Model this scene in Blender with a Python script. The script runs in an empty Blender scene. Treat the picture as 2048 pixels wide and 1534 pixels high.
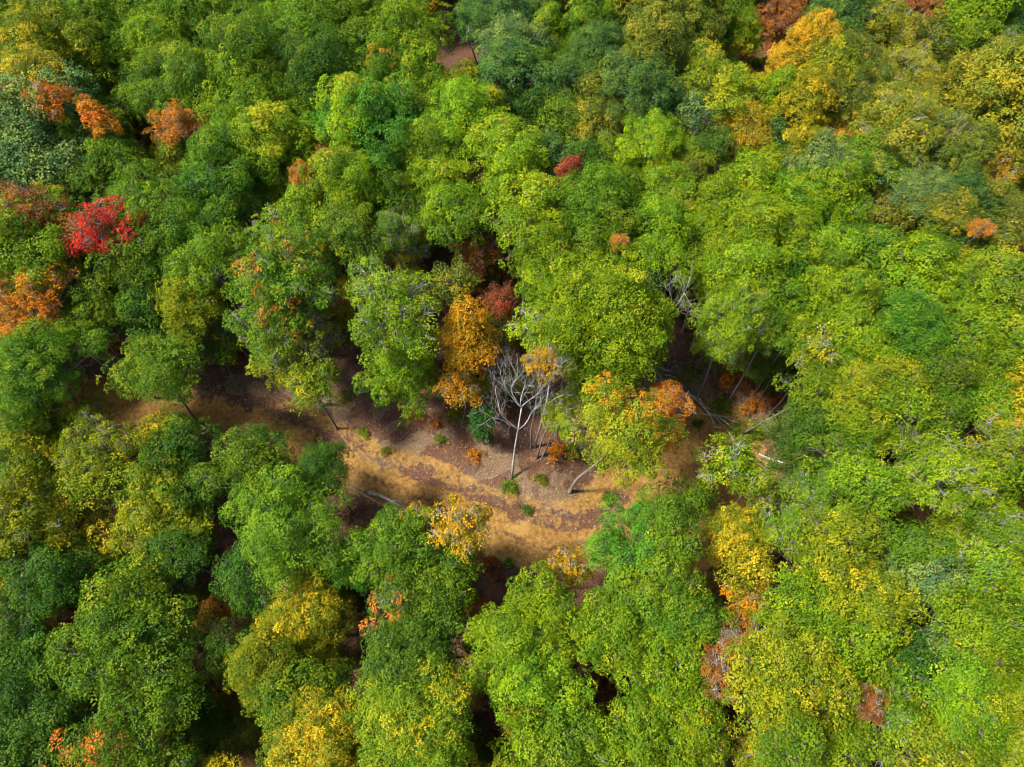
import bpy, math, re
import numpy as np
from mathutils import Vector, Matrix, Quaternion

# ------------------------------------------------------------------ camera, world, sun, exposure
SC = bpy.context.scene
COL = SC.collection
F_PX, CX, CY = 1419.0, 1024.0, 767.0            # focal length and centre in photo pixels
TILT = math.radians(28.0)                        # angle of the view axis from straight down
CAM_Z = 75.0
cam = bpy.data.cameras.new('camera')
cam.sensor_width = 36.0
cam.lens = F_PX / 2048.0 * 36.0
cam.clip_start, cam.clip_end = 1.0, 3000.0
cam_ob = bpy.data.objects.new('camera', cam)
cam_ob.location = (0, 0, CAM_Z)
cam_ob.rotation_euler = (TILT, 0, 0)
COL.objects.link(cam_ob)
SC.camera = cam_ob

SUN_EL, SUN_AZ = math.radians(57), math.radians(267)     # azimuth clockwise from +Y: light from the left
world = bpy.data.worlds.new('World')
SC.world = world
world.use_nodes = True
wn = world.node_tree
sky = wn.nodes.new('ShaderNodeTexSky')
sky.sky_type = 'NISHITA'
sky.sun_disc = False
sky.sun_elevation = SUN_EL
sky.sun_rotation = SUN_AZ
sky.dust_density = 2.0
bg = wn.nodes['Background']
bg.inputs['Strength'].default_value = 0.115
wn.links.new(sky.outputs[0], bg.inputs[0])
sun = bpy.data.lights.new('sun', 'SUN')
sun.energy = 4.2
sun.angle = math.radians(8)
sun.color = (1.0, 0.93, 0.80)
sun_ob = bpy.data.objects.new('sun', sun)
sd = Vector((math.sin(SUN_AZ) * math.cos(SUN_EL), math.cos(SUN_AZ) * math.cos(SUN_EL), math.sin(SUN_EL)))
sun_ob.rotation_euler = sd.to_track_quat('Z', 'Y').to_euler()
sun_ob.location = (0, 0, 120)
COL.objects.link(sun_ob)
SC.view_settings.view_transform = 'Standard'
SC.view_settings.look = 'None'
SC.view_settings.gamma = 1.0
SC.view_settings.use_curve_mapping = False
SC.view_settings.exposure = 1.36
SC.cycles.max_bounces = 5
SC.cycles.diffuse_bounces = 2
SC.cycles.transmission_bounces = 3
SC.cycles.glossy_bounces = 2
SC.cycles.filter_width = 1.0
SC.cycles.adaptive_threshold = .02

RNG = np.random.default_rng(7)

# ------------------------------------------------------------------ noise, rays, terrain
_T = np.random.default_rng(3).random((256, 256))
def vnoise(x, y, s=1.0, o=0):
    x = np.asarray(x, float) / s + 37.3 * o; y = np.asarray(y, float) / s + 11.7 * o
    xi = np.floor(x).astype(int); yi = np.floor(y).astype(int)
    fx = x - xi; fy = y - yi
    fx = fx * fx * (3 - 2 * fx); fy = fy * fy * (3 - 2 * fy)
    a = _T[xi % 256, yi % 256]; b = _T[(xi + 1) % 256, yi % 256]
    c = _T[xi % 256, (yi + 1) % 256]; d = _T[(xi + 1) % 256, (yi + 1) % 256]
    return (a * (1 - fx) + b * fx) * (1 - fy) + (c * (1 - fx) + d * fx) * fy
def fbm(x, y, s=1.0, o=0, n=4):
    r = 0; a = 0.5; t = 0
    for k in range(n):
        r = r + a * vnoise(x, y, s / 2 ** k, o + k * 5); t += a; a *= 0.55
    return r / t
def sstep(a, b, x):
    t = np.clip((np.asarray(x, float) - a) / (b - a), 0, 1)
    return t * t * (3 - 2 * t)
cT, sT = math.cos(TILT), math.sin(TILT)
def ray(px, py):
    x = (px - CX) / F_PX; y = (CY - py) / F_PX
    v = np.array([x, y * cT + sT, y * sT - cT])
    return v / np.linalg.norm(v)
def flat(px, py, z=0.0):
    d = ray(px, py)
    t = (z - CAM_Z) / d[2]
    return d[:2] * t
def project(p):
    x, y, z = p[0], p[1], p[2] - CAM_Z
    yc = y * cT + z * sT; zc = -y * sT + z * cT
    return CX + F_PX * x / -zc, CY - F_PX * yc / -zc

def poly_dist(x, y, P):
    """distance to a polyline, side of it (+1 = left of its direction) and place along it 0..1"""
    x = np.asarray(x, float).ravel(); y = np.asarray(y, float).ravel()
    best = np.full(x.shape, 1e9); side = np.ones(x.shape); along = np.zeros(x.shape)
    n = len(P) - 1
    for i in range(n):
        a = P[i]; b = P[i + 1]; ab = b - a; L2 = ab @ ab
        t = np.clip(((x - a[0]) * ab[0] + (y - a[1]) * ab[1]) / L2, 0, 1)
        dx = x - a[0] - t * ab[0]; dy = y - a[1] - t * ab[1]
        d = np.hypot(dx, dy); m = d < best
        cr = ab[0] * dy - ab[1] * dx
        best = np.where(m, d, best); side = np.where(m, np.sign(cr), side); along = np.where(m, (i + t) / n, along)
    return best, side, along
def smooth_line(P, n=4):
    P = np.array(P, float)
    for _ in range(2):
        Q = [P[0]]
        for i in range(len(P) - 1):
            Q += [P[i] * .75 + P[i + 1] * .25, P[i] * .25 + P[i + 1] * .75]
        Q.append(P[-1]); P = np.array(Q)
    return P
ROAD = smooth_line([flat(*p) for p in [(-700, 760), (-300, 775), (80, 800), (280, 804), (450, 824), (620, 878), (760, 942), (900, 1005), (1030, 1062),
                                       (1130, 1085), (1205, 1045), (1262, 965), (1330, 905), (1400, 860), (1452, 880), (1440, 960), (1400, 1040), (1390, 1120)]])
LITTER_BAND = smooth_line([flat(*p) for p in [(180, 748), (420, 775), (560, 826), (700, 888), (860, 962), (985, 1000), (1080, 1035), (1170, 1045), (1235, 1010)]])
RUTS = [smooth_line([flat(*p) for p in [(1075, 985), (1095, 1008), (1140, 1032), (1200, 1040), (1235, 1000), (1245, 975)]]),
        smooth_line([flat(*p) for p in [(640, 872), (780, 935), (900, 975), (1000, 1010), (1060, 1045), (1150, 1062), (1215, 1040), (1260, 985)]]),
        smooth_line([flat(*p) for p in [(600, 885), (740, 955), (880, 1010), (1000, 1062), (1100, 1105), (1190, 1080)]])]
FALL = [np.array(p) for p in [(-30, 190), (-8, 113), (9, 76), (45, 64), (66, 57), (140, 40), (300, 10)]]

def road_w(al):
    return 2.4 + .8 * sstep(.3, .55, al) + 0.9 * sstep(.6, .75, al)
def ground(x, y):
    x = np.asarray(x, float); sh = x.shape
    x = x.ravel(); y = np.asarray(y, float).ravel()
    d, s, al = poly_dist(x, y, ROAD)
    e = np.maximum(d - road_w(al), 0)
    up = 3.4 * sstep(0, 7.5, e) + 0.05 * np.maximum(e - 7, 0)
    dn = -3.6 * sstep(0, 11, e) - 0.06 * np.maximum(e - 9, 0)
    z = np.where(s > 0, up, dn)
    blend = sstep(20, 60, e)
    z = z * (1 - blend) + blend * np.where(s > 0, 4.5, -5.5)
    f, fs, _ = poly_dist(x, y, FALL)
    z = z - np.where(fs > 0, 1, 0) * 20 * sstep(0, 48, f)
    near = np.clip(e / 4, .12, 1)
    z = z + (fbm(x, y, 9, 1) - .5) * 1.6 * near + (fbm(x, y, 1.6, 2) - .5) * .45 * np.clip(e / 2, .25, 1)
    for R in RUTS:
        rd, _, _ = poly_dist(x, y, R)
        z = z - .12 * np.exp(-(rd / .42) ** 2) + .05 * np.exp(-((rd - .8) / .35) ** 2)
    z = z + (fbm(x, y, .55, 4, 2) - .5) * .10
    return z.reshape(sh)
def hit(px, py, h=0.0):
    """where the ray through a photo pixel is h metres above the ground"""
    d = ray(px, py)
    t = np.arange(25, 420, .4)
    p = np.array([0, 0, CAM_Z]) + d * t[:, None]
    g = p[:, 2] - ground(p[:, 0], p[:, 1]) - h
    i = int(np.argmax(g < 0))
    if i == 0:
        return p[-1]
    a = g[i - 1] / (g[i - 1] - g[i] + 1e-9)
    return p[i - 1] * (1 - a) + p[i] * a
def gz(x, y):
    return float(ground(np.array([x]), np.array([y]))[0])

# ------------------------------------------------------------------ materials
def new_mat(name):
    m = bpy.data.materials.new(name); m.use_nodes = True
    nt = m.node_tree; nt.nodes.clear()
    return m, nt
class NT:
    def __init__(s, nt): s.nt = nt
    def n(s, t, **kw):
        o = s.nt.nodes.new(t)
        for k, v in kw.items(): setattr(o, k, v)
        return o
    def link(s, a, b): s.nt.links.new(a, b)
    def val(s, sock, v):
        if hasattr(v, 'links') or isinstance(v, bpy.types.NodeSocket): s.link(v, sock)
        else: sock.default_value = v
    def math(s, op, a, b=0.0, c=0.0, clamp=False):
        o = s.n('ShaderNodeMath', operation=op, use_clamp=clamp)
        for i, v in enumerate((a, b, c)): s.val(o.inputs[i], v)
        return o.outputs[0]
    def mix(s, f, a, b, mode='MIX'):
        o = s.n('ShaderNodeMix', data_type='RGBA', blend_type=mode)
        s.val(o.inputs[0], f); s.val(o.inputs[6], a); s.val(o.inputs[7], b)
        return o.outputs[2]
    def ramp(s, f, lo, hi):
        o = s.n('ShaderNodeMapRange', interpolation_type='SMOOTHSTEP')
        s.val(o.inputs[0], f); o.inputs[1].default_value = lo; o.inputs[2].default_value = hi
        return o.outputs[0]
    def noise(s, vec, scale, detail=3, rough=.55):
        o = s.n('ShaderNodeTexNoise'); s.link(vec, o.inputs['Vector'])
        o.inputs['Scale'].default_value = scale; o.inputs['Detail'].default_value = detail; o.inputs['Roughness'].default_value = rough
        return o.outputs[0]

def leaf_material():
    m, nt = new_mat('leaf'); g = NT(nt)
    info = g.n('ShaderNodeObjectInfo')
    tuft = g.n('ShaderNodeAttribute', attribute_name='tuft').outputs['Fac']
    leaf = g.n('ShaderNodeAttribute', attribute_name='leaf').outputs['Fac']
    acc = g.n('ShaderNodeAttribute', attribute_type='OBJECT', attribute_name='turned_colour').outputs['Color']
    adir = g.n('ShaderNodeAttribute', attribute_type='OBJECT', attribute_name='turned_side').outputs['Vector']
    gen = g.n('ShaderNodeTexCoord').outputs['Generated']
    obj = g.n('ShaderNodeTexCoord').outputs['Object']
    c = g.n('ShaderNodeVectorMath', operation='SUBTRACT'); g.link(gen, c.inputs[0]); c.inputs[1].default_value = (.5, .5, .5)
    dt = g.n('ShaderNodeVectorMath', operation='DOT_PRODUCT'); g.link(c.outputs[0], dt.inputs[0]); g.link(adir, dt.inputs[1])
    nz = g.noise(obj, .55, 2)
    # how far a leaf tuft has turned: its own chance, patches through the crown, and the side the tree turns on
    t = g.math('ADD', g.math('MULTIPLY', tuft, .75), g.math('ADD', g.math('MULTIPLY', nz, .45), dt.outputs['Value']))
    thr = g.math('SUBTRACT', 1.08, info.outputs['Alpha'])
    mask = g.ramp(g.math('SUBTRACT', t, thr), -.06, .10)
    base = info.outputs['Color']
    # each tuft a little yellower or bluer than the next
    yel = g.mix(1.0, base, (1.35, 1.12, .75, 1), 'MULTIPLY')
    blu = g.mix(1.0, base, (.74, .92, 1.15, 1), 'MULTIPLY')
    col = g.mix(g.ramp(g.math('ADD', g.math('MULTIPLY', tuft, .6), g.math('MULTIPLY', nz, .4)), .2, .8), blu, yel)
    col = g.mix(mask, col, acc)
    hs = g.n('ShaderNodeHueSaturation')
    g.val(hs.inputs['Hue'], g.math('ADD', .488, g.math('MULTIPLY', leaf, .024)))
    g.val(hs.inputs['Value'], g.math('MULTIPLY', g.math('ADD', .84, g.math('MULTIPLY', leaf, .34)), g.math('ADD', .74, g.math('MULTIPLY', tuft, .52))))
    hs.inputs['Saturation'].default_value = 1.0
    g.link(col, hs.inputs['Color'])
    p = g.n('ShaderNodeBsdfPrincipled')
    g.link(hs.outputs[0], p.inputs['Base Color'])
    p.inputs['Roughness'].default_value = .55
    p.inputs['Specular IOR Level'].default_value = .12
    tr = g.n('ShaderNodeBsdfTranslucent')
    g.link(g.mix(1.0, hs.outputs[0], (1.25, 1.3, .6, 1), 'MULTIPLY'), tr.inputs['Color'])
    mx = g.n('ShaderNodeMixShader'); mx.inputs[0].default_value = .34
    g.link(p.outputs[0], mx.inputs[1]); g.link(tr.outputs[0], mx.inputs[2])
    out = g.n('ShaderNodeOutputMaterial'); g.link(mx.outputs[0], out.inputs[0])
    return m
def bark_material(name, c1, c2, scale=3.0):
    m, nt = new_mat(name); g = NT(nt)
    obj = g.n('ShaderNodeTexCoord').outputs['Object']
    mp = g.n('ShaderNodeMapping'); mp.inputs['Scale'].default_value = (1, 1, .25); g.link(obj, mp.inputs[0])
    a = g.noise(mp.outputs[0], scale, 5, .65); b = g.noise(obj, .8, 2)
    col = g.mix(g.ramp(a, .3, .7), c1 + (1,), c2 + (1,))
    col = g.mix(g.ramp(b, .45, .75), col, g.mix(1, col, (.62, .66, .58, 1), 'MULTIPLY'))
    p = g.n('ShaderNodeBsdfPrincipled'); g.link(col, p.inputs['Base Color']); p.inputs['Roughness'].default_value = .9
    bp = g.n('ShaderNodeBump'); bp.inputs['Strength'].default_value = .6; bp.inputs['Distance'].default_value = .04
    g.link(a, bp.inputs['Height']); g.link(bp.outputs[0], p.inputs['Normal'])
    out = g.n('ShaderNodeOutputMaterial'); g.link(p.outputs[0], out.inputs[0])
    return m
def litter_material(name, cols):
    m, nt = new_mat(name); g = NT(nt)
    leaf = g.n('ShaderNodeAttribute', attribute_name='leaf').outputs['Fac']
    r = g.n('ShaderNodeValToRGB'); r.color_ramp.interpolation = 'CONSTANT'
    e = r.color_ramp.elements
    while len(e) < len(cols): e.new(.5)
    for i, c in enumerate(cols):
        e[i].position = i / len(cols); e[i].color = c + (1,)
    g.link(leaf, r.inputs[0])
    p = g.n('ShaderNodeBsdfPrincipled'); g.link(r.outputs[0], p.inputs['Base Color']); p.inputs['Roughness'].default_value = .8
    out = g.n('ShaderNodeOutputMaterial'); g.link(p.outputs[0], out.inputs[0])
    return m
def ground_material():
    m, nt = new_mat('forest_soil'); g = NT(nt)
    pos = g.n('ShaderNodeNewGeometry').outputs['Position']
    dirt = g.n('ShaderNodeAttribute', attribute_name='dirt').outputs['Fac']
    pale = g.n('ShaderNodeAttribute', attribute_name='pale').outputs['Fac']
    n1 = g.noise(pos, .35, 4); n2 = g.noise(pos, 2.2, 5, .65); n3 = g.noise(pos, 9, 4, .7); n4 = g.noise(pos, .12, 3)
    # leaf litter: purple brown with rust and grey flecks
    lit = g.mix(g.ramp(n3, .3, .7), (.036, .018, .012, 1), (.150, .078, .050, 1))
    lit = g.mix(g.ramp(n2, .5, .72), lit, (.17, .072, .030, 1))
    lit = g.mix(g.math('MULTIPLY', g.ramp(n1, .5, .7), .5), lit, (.115, .085, .065, 1))
    # silt and dead grass on the bank
    pal = g.mix(g.ramp(n3, .35, .68), (.085, .055, .034, 1), (.24, .165, .100, 1))
    # ochre clay
    oc = g.mix(g.ramp(n2, .3, .72), (.150, .076, .020, 1), (.295, .168, .046, 1))
    oc = g.mix(g.math('MULTIPLY', g.ramp(n1, .48, .75), .7), oc, (.37, .235, .075, 1))
    oc = g.mix(g.math('MULTIPLY', g.ramp(n3, .58, .74), .6), oc, (.13, .066, .03, 1))
    k = g.math('ADD', dirt, g.math('MULTIPLY', g.math('SUBTRACT', n2, .5), 1.5))
    kp = g.math('ADD', pale, g.math('MULTIPLY', g.math('SUBTRACT', n2, .5), 1.1))
    col = g.mix(g.ramp(kp, .32, .75), lit, pal)
    col = g.mix(g.ramp(k, .22, .82), col, oc)
    p = g.n('ShaderNodeBsdfPrincipled'); g.link(col, p.inputs['Base Color']); p.inputs['Roughness'].default_value = .95
    p.inputs['Specular IOR Level'].default_value = .15
    bp = g.n('ShaderNodeBump'); bp.inputs['Strength'].default_value = 1.0; bp.inputs['Distance'].default_value = .2
    g.link(g.math('ADD', g.math('MULTIPLY', n3, .6), n2), bp.inputs['Height']); g.link(bp.outputs[0], p.inputs['Normal'])
    out = g.n('ShaderNodeOutputMaterial'); g.link(p.outputs[0], out.inputs[0])
    return m
M_LEAF = leaf_material()
M_BARK = bark_material('grey_bark', (.075, .064, .052), (.23, .205, .175))
M_PALE = bark_material('bleached_wood', (.22, .205, .185), (.50, .48, .45), 5)
M_LIMB = bark_material('pale_bark', (.17, .155, .135), (.42, .395, .36), 4)
M_DRIFT = bark_material('weathered_wood', (.16, .13, .105), (.42, .37, .32), 5)
M_SOIL = ground_material()
M_LITTER = litter_material('fallen_leaves', [(.11, .05, .04), (.20, .09, .05), (.30, .19, .14), (.42, .31, .25), (.24, .10, .03), (.08, .045, .04)])

# ------------------------------------------------------------------ mesh helpers
def mesh_quads(name, V, attrs=None, mat=None):
    """V: n x 4 x 3 array of separate quads"""
    n = len(V)
    me = bpy.data.meshes.new(name)
    me.vertices.add(n * 4); me.loops.add(n * 4); me.polygons.add(n)
    me.vertices.foreach_set('co', np.ascontiguousarray(V, dtype=np.float32).ravel())
    me.loops.foreach_set('vertex_index', np.arange(n * 4, dtype=np.int32))
    me.polygons.foreach_set('loop_start', np.arange(n, dtype=np.int32) * 4)
    me.update(calc_edges=True)
    for k, v in (attrs or {}).items():
        a = me.attributes.new(k, 'FLOAT', 'POINT')
        a.data.foreach_set('value', np.repeat(np.asarray(v, np.float32), 4))
    if mat: me.materials.append(mat)
    return me
def mesh_tubes(name, lines, mat, sides=5):
    """lines: list of (points n x 3, radii n): tapered tubes in one mesh"""
    V = []; Fc = []
    for P, R in lines:
        P = np.asarray(P, float); n = len(P); k = sides if max(R) > .05 else 3
        T = np.gradient(P, axis=0); T /= np.linalg.norm(T, axis=1)[:, None] + 1e-9
        ref = np.array([0, 0, 1.]) if abs(T[0][2]) < .8 else np.array([1., 0, 0])
        b0 = len(V)
        for i in range(n):
            a = np.cross(T[i], ref); a /= np.linalg.norm(a) + 1e-9; b = np.cross(T[i], a)
            for j in range(k):
                w = 2 * math.pi * j / k
                V.append(P[i] + R[i] * (a * math.cos(w) + b * math.sin(w)))
        for i in range(n - 1):
            for j in range(k):
                q = (j + 1) % k
                Fc.append((b0 + i * k + j, b0 + i * k + q, b0 + (i + 1) * k + q, b0 + (i + 1) * k + j))
        Fc.append(tuple(b0 + j for j in range(k))[::-1]); Fc.append(tuple(b0 + (n - 1) * k + j for j in range(k)))
    me = bpy.data.meshes.new(name)
    me.from_pydata([tuple(v) for v in V], [], Fc)
    me.polygons.foreach_set('use_smooth', np.ones(len(me.polygons), bool))
    me.materials.append(mat); me.update()
    return me
def unit(a):
    return a / (np.linalg.norm(a, axis=-1, keepdims=True) + 1e-9)
def bend_line(a, b, rng, n=5, wob=.08, sag=0.0):
    a = np.asarray(a, float); b = np.asarray(b, float); L = np.linalg.norm(b - a)
    t = np.linspace(0, 1, n)[:, None]
    P = a + (b - a) * t
    w = rng.normal(0, wob * L, 3); w2 = rng.normal(0, wob * L * .5, 3)
    P = P + w * np.sin(math.pi * t) + w2 * np.sin(2 * math.pi * t)
    P[:, 2] += sag * L * np.sin(math.pi * t[:, 0])
    return P
def leaves_at(P, N, rng, per, size, spread=1.0, droop=.25, align=.3):
    """rosettes of `per` leaves at tuft points P with axes N"""
    m = len(P); P = np.repeat(P, per, 0); A = np.repeat(N, per, 0)
    A = unit(A + rng.normal(0, .18, A.shape))
    r = np.where(np.abs(A[:, 2:3]) < .9, np.array([[0, 0, 1.]]), np.array([[1., 0, 0]]))
    t1 = unit(np.cross(A, r)); t2 = np.cross(A, t1)
    ph = rng.random((len(P), 1)) * 2 * math.pi; el = np.radians(rng.uniform(20, 100, (len(P), 1)))
    d = A * np.cos(el) + (t1 * np.cos(ph) + t2 * np.sin(ph)) * np.sin(el)
    d[:, 2] -= droop * rng.random(len(P)); d = unit(d)
    L = size * rng.uniform(.7, 1.3, (len(P), 1))
    st = P + d * (rng.random((len(P), 1)) ** .7) * size * 1.5 * spread
    nn = A - (A * d).sum(1, keepdims=True) * d + rng.normal(0, align, A.shape)
    sd_ = unit(np.cross(d, nn)); up = np.cross(sd_, d)
    w = L * rng.uniform(.22, .34, (len(P), 1))
    mid = st + d * L * .5 + up * L * .06
    tip = st + d * L - up * L * .08
    Q = np.stack([st, mid + sd_ * w, tip, mid - sd_ * w], 1)
    tf = np.repeat(rng.random(m), per); lf = rng.random(len(P))
    return Q, tf, lf

# ------------------------------------------------------------------ tree prototypes: crown leaves + limbs, origin at the crown's middle
def sprays(P, N, rs, rng, per, size, flat_=.75, droop=.3, align=.3):
    """each point carries a small leafy dome of `per` leaves, radius rs"""
    m = len(P); P = np.repeat(P, per, 0); A = np.repeat(N, per, 0); rs = np.repeat(rs, per)[:, None]
    r = np.where(np.abs(A[:, 2:3]) < .9, np.array([[0, 0, 1.]]), np.array([[1., 0, 0]]))
    t1 = unit(np.cross(A, r)); t2 = np.cross(A, t1); n = len(P)
    ph = rng.random((n, 1)) * 2 * math.pi; cz = rng.uniform(-.15, 1, (n, 1)); sz = np.sqrt(1 - cz * cz)
    tang = t1 * np.cos(ph) + t2 * np.sin(ph)
    h = A * cz + tang * sz
    # ragged, star-like outline: leaves bunch along a few shoots
    star = 1 + .28 * np.sin(ph * 5 + np.repeat(rng.random(m) * 6.28, per)[:, None])
    pos = P + (A * cz * flat_ + tang * sz * star) * rs * rng.uniform(.72, 1.12, (n, 1))
    d = unit(tang * .9 + A * .25 + rng.normal(0, .45, (n, 3)) - np.array([0, 0, droop]))
    nn = unit(h + A * .4 + rng.normal(0, align, (n, 3)))
    sd_ = unit(np.cross(d, nn)); up = np.cross(sd_, d)
    L = size * rng.uniform(.7, 1.35, (n, 1)); w = L * rng.uniform(.24, .36, (n, 1))
    mid = pos + d * L * .5 + up * L * .07; tip = pos + d * L - up * L * .07
    Q = np.stack([pos, mid + sd_ * w, tip, mid - sd_ * w], 1)
    return Q, np.repeat(rng.random(m), per), rng.random(n)
def make_proto(seed, style, R):
    rng = np.random.default_rng(seed)
    S = {'oak':  dict(nf=(8, 13), fuzz=.17, hh=.84, nl=24, lr=(.21, .37), fl=.80, rs=(.40, .70), gap=1.5, per=90, size=.165, fill=(.45, 1.02), align=.19, droop=.35),
         'dome': dict(nf=(16, 22), fuzz=.24, hh=.86, nl=19, lr=(.26, .38), fl=.88, rs=(.32, .52), gap=1.38, per=64, size=.145, fill=(.52, .86), align=.20, droop=.25),
         'tall': dict(nf=(8, 12), fuzz=.17, hh=1.35, nl=32, lr=(.22, .36), fl=1.0, rs=(.36, .60), gap=1.45, per=80, size=.165, fill=(.55, .85), align=.19, droop=.4),
         'open': dict(nf=(6, 10), fuzz=.15, hh=.95, nl=26, lr=(.20, .34), fl=.70, rs=(.36, .62), gap=1.5, per=74, size=.165, fill=(.42, 1.08), align=.22, droop=.4),
         'domes': dict(nf=(22, 28), fuzz=.26, hh=.95, nl=6, lr=(.33, .42), fl=.95, rs=(.32, .50), gap=1.3, per=62, size=.145, fill=(.62, .78), align=.20, droop=.25)}[style]
    nl = max(7, int(S['nl'] * (R / 3.4) ** .8)) if style != 'domes' else S['nl']
    hh = R * S['hh']
    C = []; lr = []
    k = np.arange(nl)
    zz = 1 - (k + .5) / nl * 1.5
    az = k * 2.39996 + rng.random() * 6.28 + rng.normal(0, .25, nl)
    lop = rng.normal(0, .10, 2)
    for i in range(nl):
        z = np.clip(zz[i] + rng.normal(0, .13), -.6, 1)
        rr = math.sqrt(max(0, 1 - min(1, abs(z)) ** 2))
        if style == 'tall':
            rr = max((1 - max(z, 0)) ** .7 * .95 if z > 0 else math.sqrt(max(0, 1 - z * z)), .15)
        ff = rng.uniform(*S['fill'])
        if style in ('oak', 'open'): ff *= 1 + .18 * math.sin(az[i] * 2 + seed) + .13 * math.sin(az[i] * 3 + seed * 2)
        l = rng.uniform(*S['lr']) * R * (R / 3.4) ** -.15
        C.append([math.cos(az[i]) * rr * R * ff + lop[0] * R * z, math.sin(az[i]) * rr * R * ff + lop[1] * R * z,
                  z * hh * (rng.uniform(.70, .92) if style != 'domes' else .6)])
        lr.append(l)
    C = np.array(C); lr = np.array(lr)
    C[:, :2] *= rng.uniform(.88, 1.12, 2)
    allP, allN = [], []
    rm = sum(S['rs']) / 2
    for i in range(nl):
        # a lobe is a spray of shoots: leaf pads strung along a few fingers, ragged at the ends
        out = unit(C[i] * np.array([1, 1, .6]) + np.array([0, 0, .3 * R]))
        nf = int(rng.integers(*S['nf']) * max(.8, lr[i]))+ 3
        fd = unit(rng.normal(size=(nf * 4, 3)) + out * .35 + np.array([0, 0, .15]))
        fd = fd[(fd @ out) * .7 + fd[:, 2] * .6 > -.35][:nf]
        fl_ = rng.uniform(.75, 1.32, len(fd))
        n = int(4 * math.pi * lr[i] ** 2 * 9 / (rm * rm * 4)) + 50
        w = rng.integers(0, len(fd), n); t_ = rng.uniform(.42, 1.0, n) ** .8
        p = C[i] + (fd[w] * (lr[i] * t_ * fl_[w])[:, None] + rng.normal(0, S['fuzz'] * lr[i] + .06, (n, 3))) * np.array([1, 1, S['fl']])
        u = unit(p - C[i])
        keep = u[:, 2] > -.75
        for j in range(nl):
            if j != i:
                q = (p - C[j]) / (lr[j] * .70); q[:, 2] /= S['fl']
                keep &= (q ** 2).sum(1) > 1
        p = p[keep]; u = u[keep]
        # darts: sprays keep their distance, so that each reads as a pad with shade round it
        acc = []
        for q in range(len(p)):
            if not acc or ((p[acc] - p[q]) ** 2).sum(1).min() > (rm * S['gap']) ** 2: acc.append(q)
        allP.append(p[acc]); allN.append(unit(u[acc] + np.array([0, 0, .75]) + rng.normal(0, .22, (len(acc), 3))))
    P = np.concatenate(allP); N = np.concatenate(allN)
    ni = int(len(P) * .28); idx = rng.integers(0, len(P), ni)
    Pi = P[idx] * rng.uniform(.45, .85, (ni, 1)); P = np.concatenate([P, Pi]); N = np.concatenate([N, N[idx]])
    ns = int(len(P) * .07); idx = rng.integers(0, len(P), ns)
    Ps = P[idx] + unit(P[idx] + np.array([0, 0, .5])) * rng.uniform(.2, .55, (ns, 1)); P = np.concatenate([P, Ps]); N = np.concatenate([N, N[idx]])
    rs = rng.uniform(*S['rs'], len(P)) * np.where(rng.random(len(P)) < .15, .6, 1)
    Q, tf, lf = sprays(P, N, rs, rng, S['per'], S['size'], .60, S['droop'], S['align'])
    crown = mesh_quads('crown_' + style, Q, {'tuft': tf, 'leaf': lf}, M_LEAF)
    # limbs
    root = np.array([0, 0, -hh * 1.02]); lines = []
    r0 = .035 * R + .05
    lead = bend_line(root, [rng.normal(0, .06 * R), rng.normal(0, .06 * R), hh * .62], rng, 7, .03)
    lines.append((lead, np.linspace(r0, .03, 7)))
    for i in range(nl):
        t = np.clip((C[i][2] / hh + 1.0) * .42, .02, .85) * rng.uniform(.6, .9)
        a = lead[0] + (lead[-1] - lead[0]) * t
        B = bend_line(a, C[i] * 1.04, rng, 6, .07, -.05 if style != 'tall' else .02)
        lines.append((B, np.linspace(r0 * (1 - t) * .62, .028, 6)))
        nb = {'open': 7, 'oak': 5}.get(style, 3)
        for _ in range(nb):
            u = unit(rng.normal(size=3) + np.array([0, 0, .5]) + C[i] / R)
            b = C[i] + u * lr[i] * (rng.uniform(.9, 1.45) if style == 'open' else rng.uniform(.7, 1.15)) * np.array([1, 1, S['fl'] + .15])
            L = bend_line(B[rng.integers(2, 6)], b, rng, 4, .1)
            lines.append((L, np.linspace(.035 if style != 'open' else .042, .010, 4)))
            if style == 'open':
                for _k in range(2):
                    v = L[2] + unit(rng.normal(size=3) + u) * rng.uniform(.3, .8)
                    lines.append((bend_line(L[1 + _k], v, rng, 3, .1), np.linspace(.022, .007, 3)))
    limbs = mesh_tubes('limbs_' + style, lines, M_LIMB if style == 'open' else M_BARK, 5)
    ext = np.percentile(np.hypot(P[:, 0], P[:, 1]), 92)
    return dict(style=style, R=float(ext), hh=hh, crown=crown, limbs=limbs, n=len(Q))
PROTOS = []
for sd_i, (st, R) in enumerate([('oak', 3.2), ('oak', 3.2), ('oak', 3.4), ('oak', 5.0), ('oak', 5.0), ('oak', 4.8), ('oak', 1.9), ('oak', 1.9),
                                ('dome', 3.0), ('dome', 3.2), ('dome', 4.6), ('dome', 1.7), ('tall', 2.7), ('tall', 2.9), ('tall', 3.9), ('tall', 1.5),
                                ('open', 3.3), ('open', 3.3), ('open', 4.8), ('open', 1.8), ('domes', 3.6), ('oak', 3.6), ('oak', 4.4), ('oak', 2.6), ('open', 2.6), ('tall', 3.3)]):
    PROTOS.append(make_proto(100 + sd_i * 7, st, R))
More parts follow.
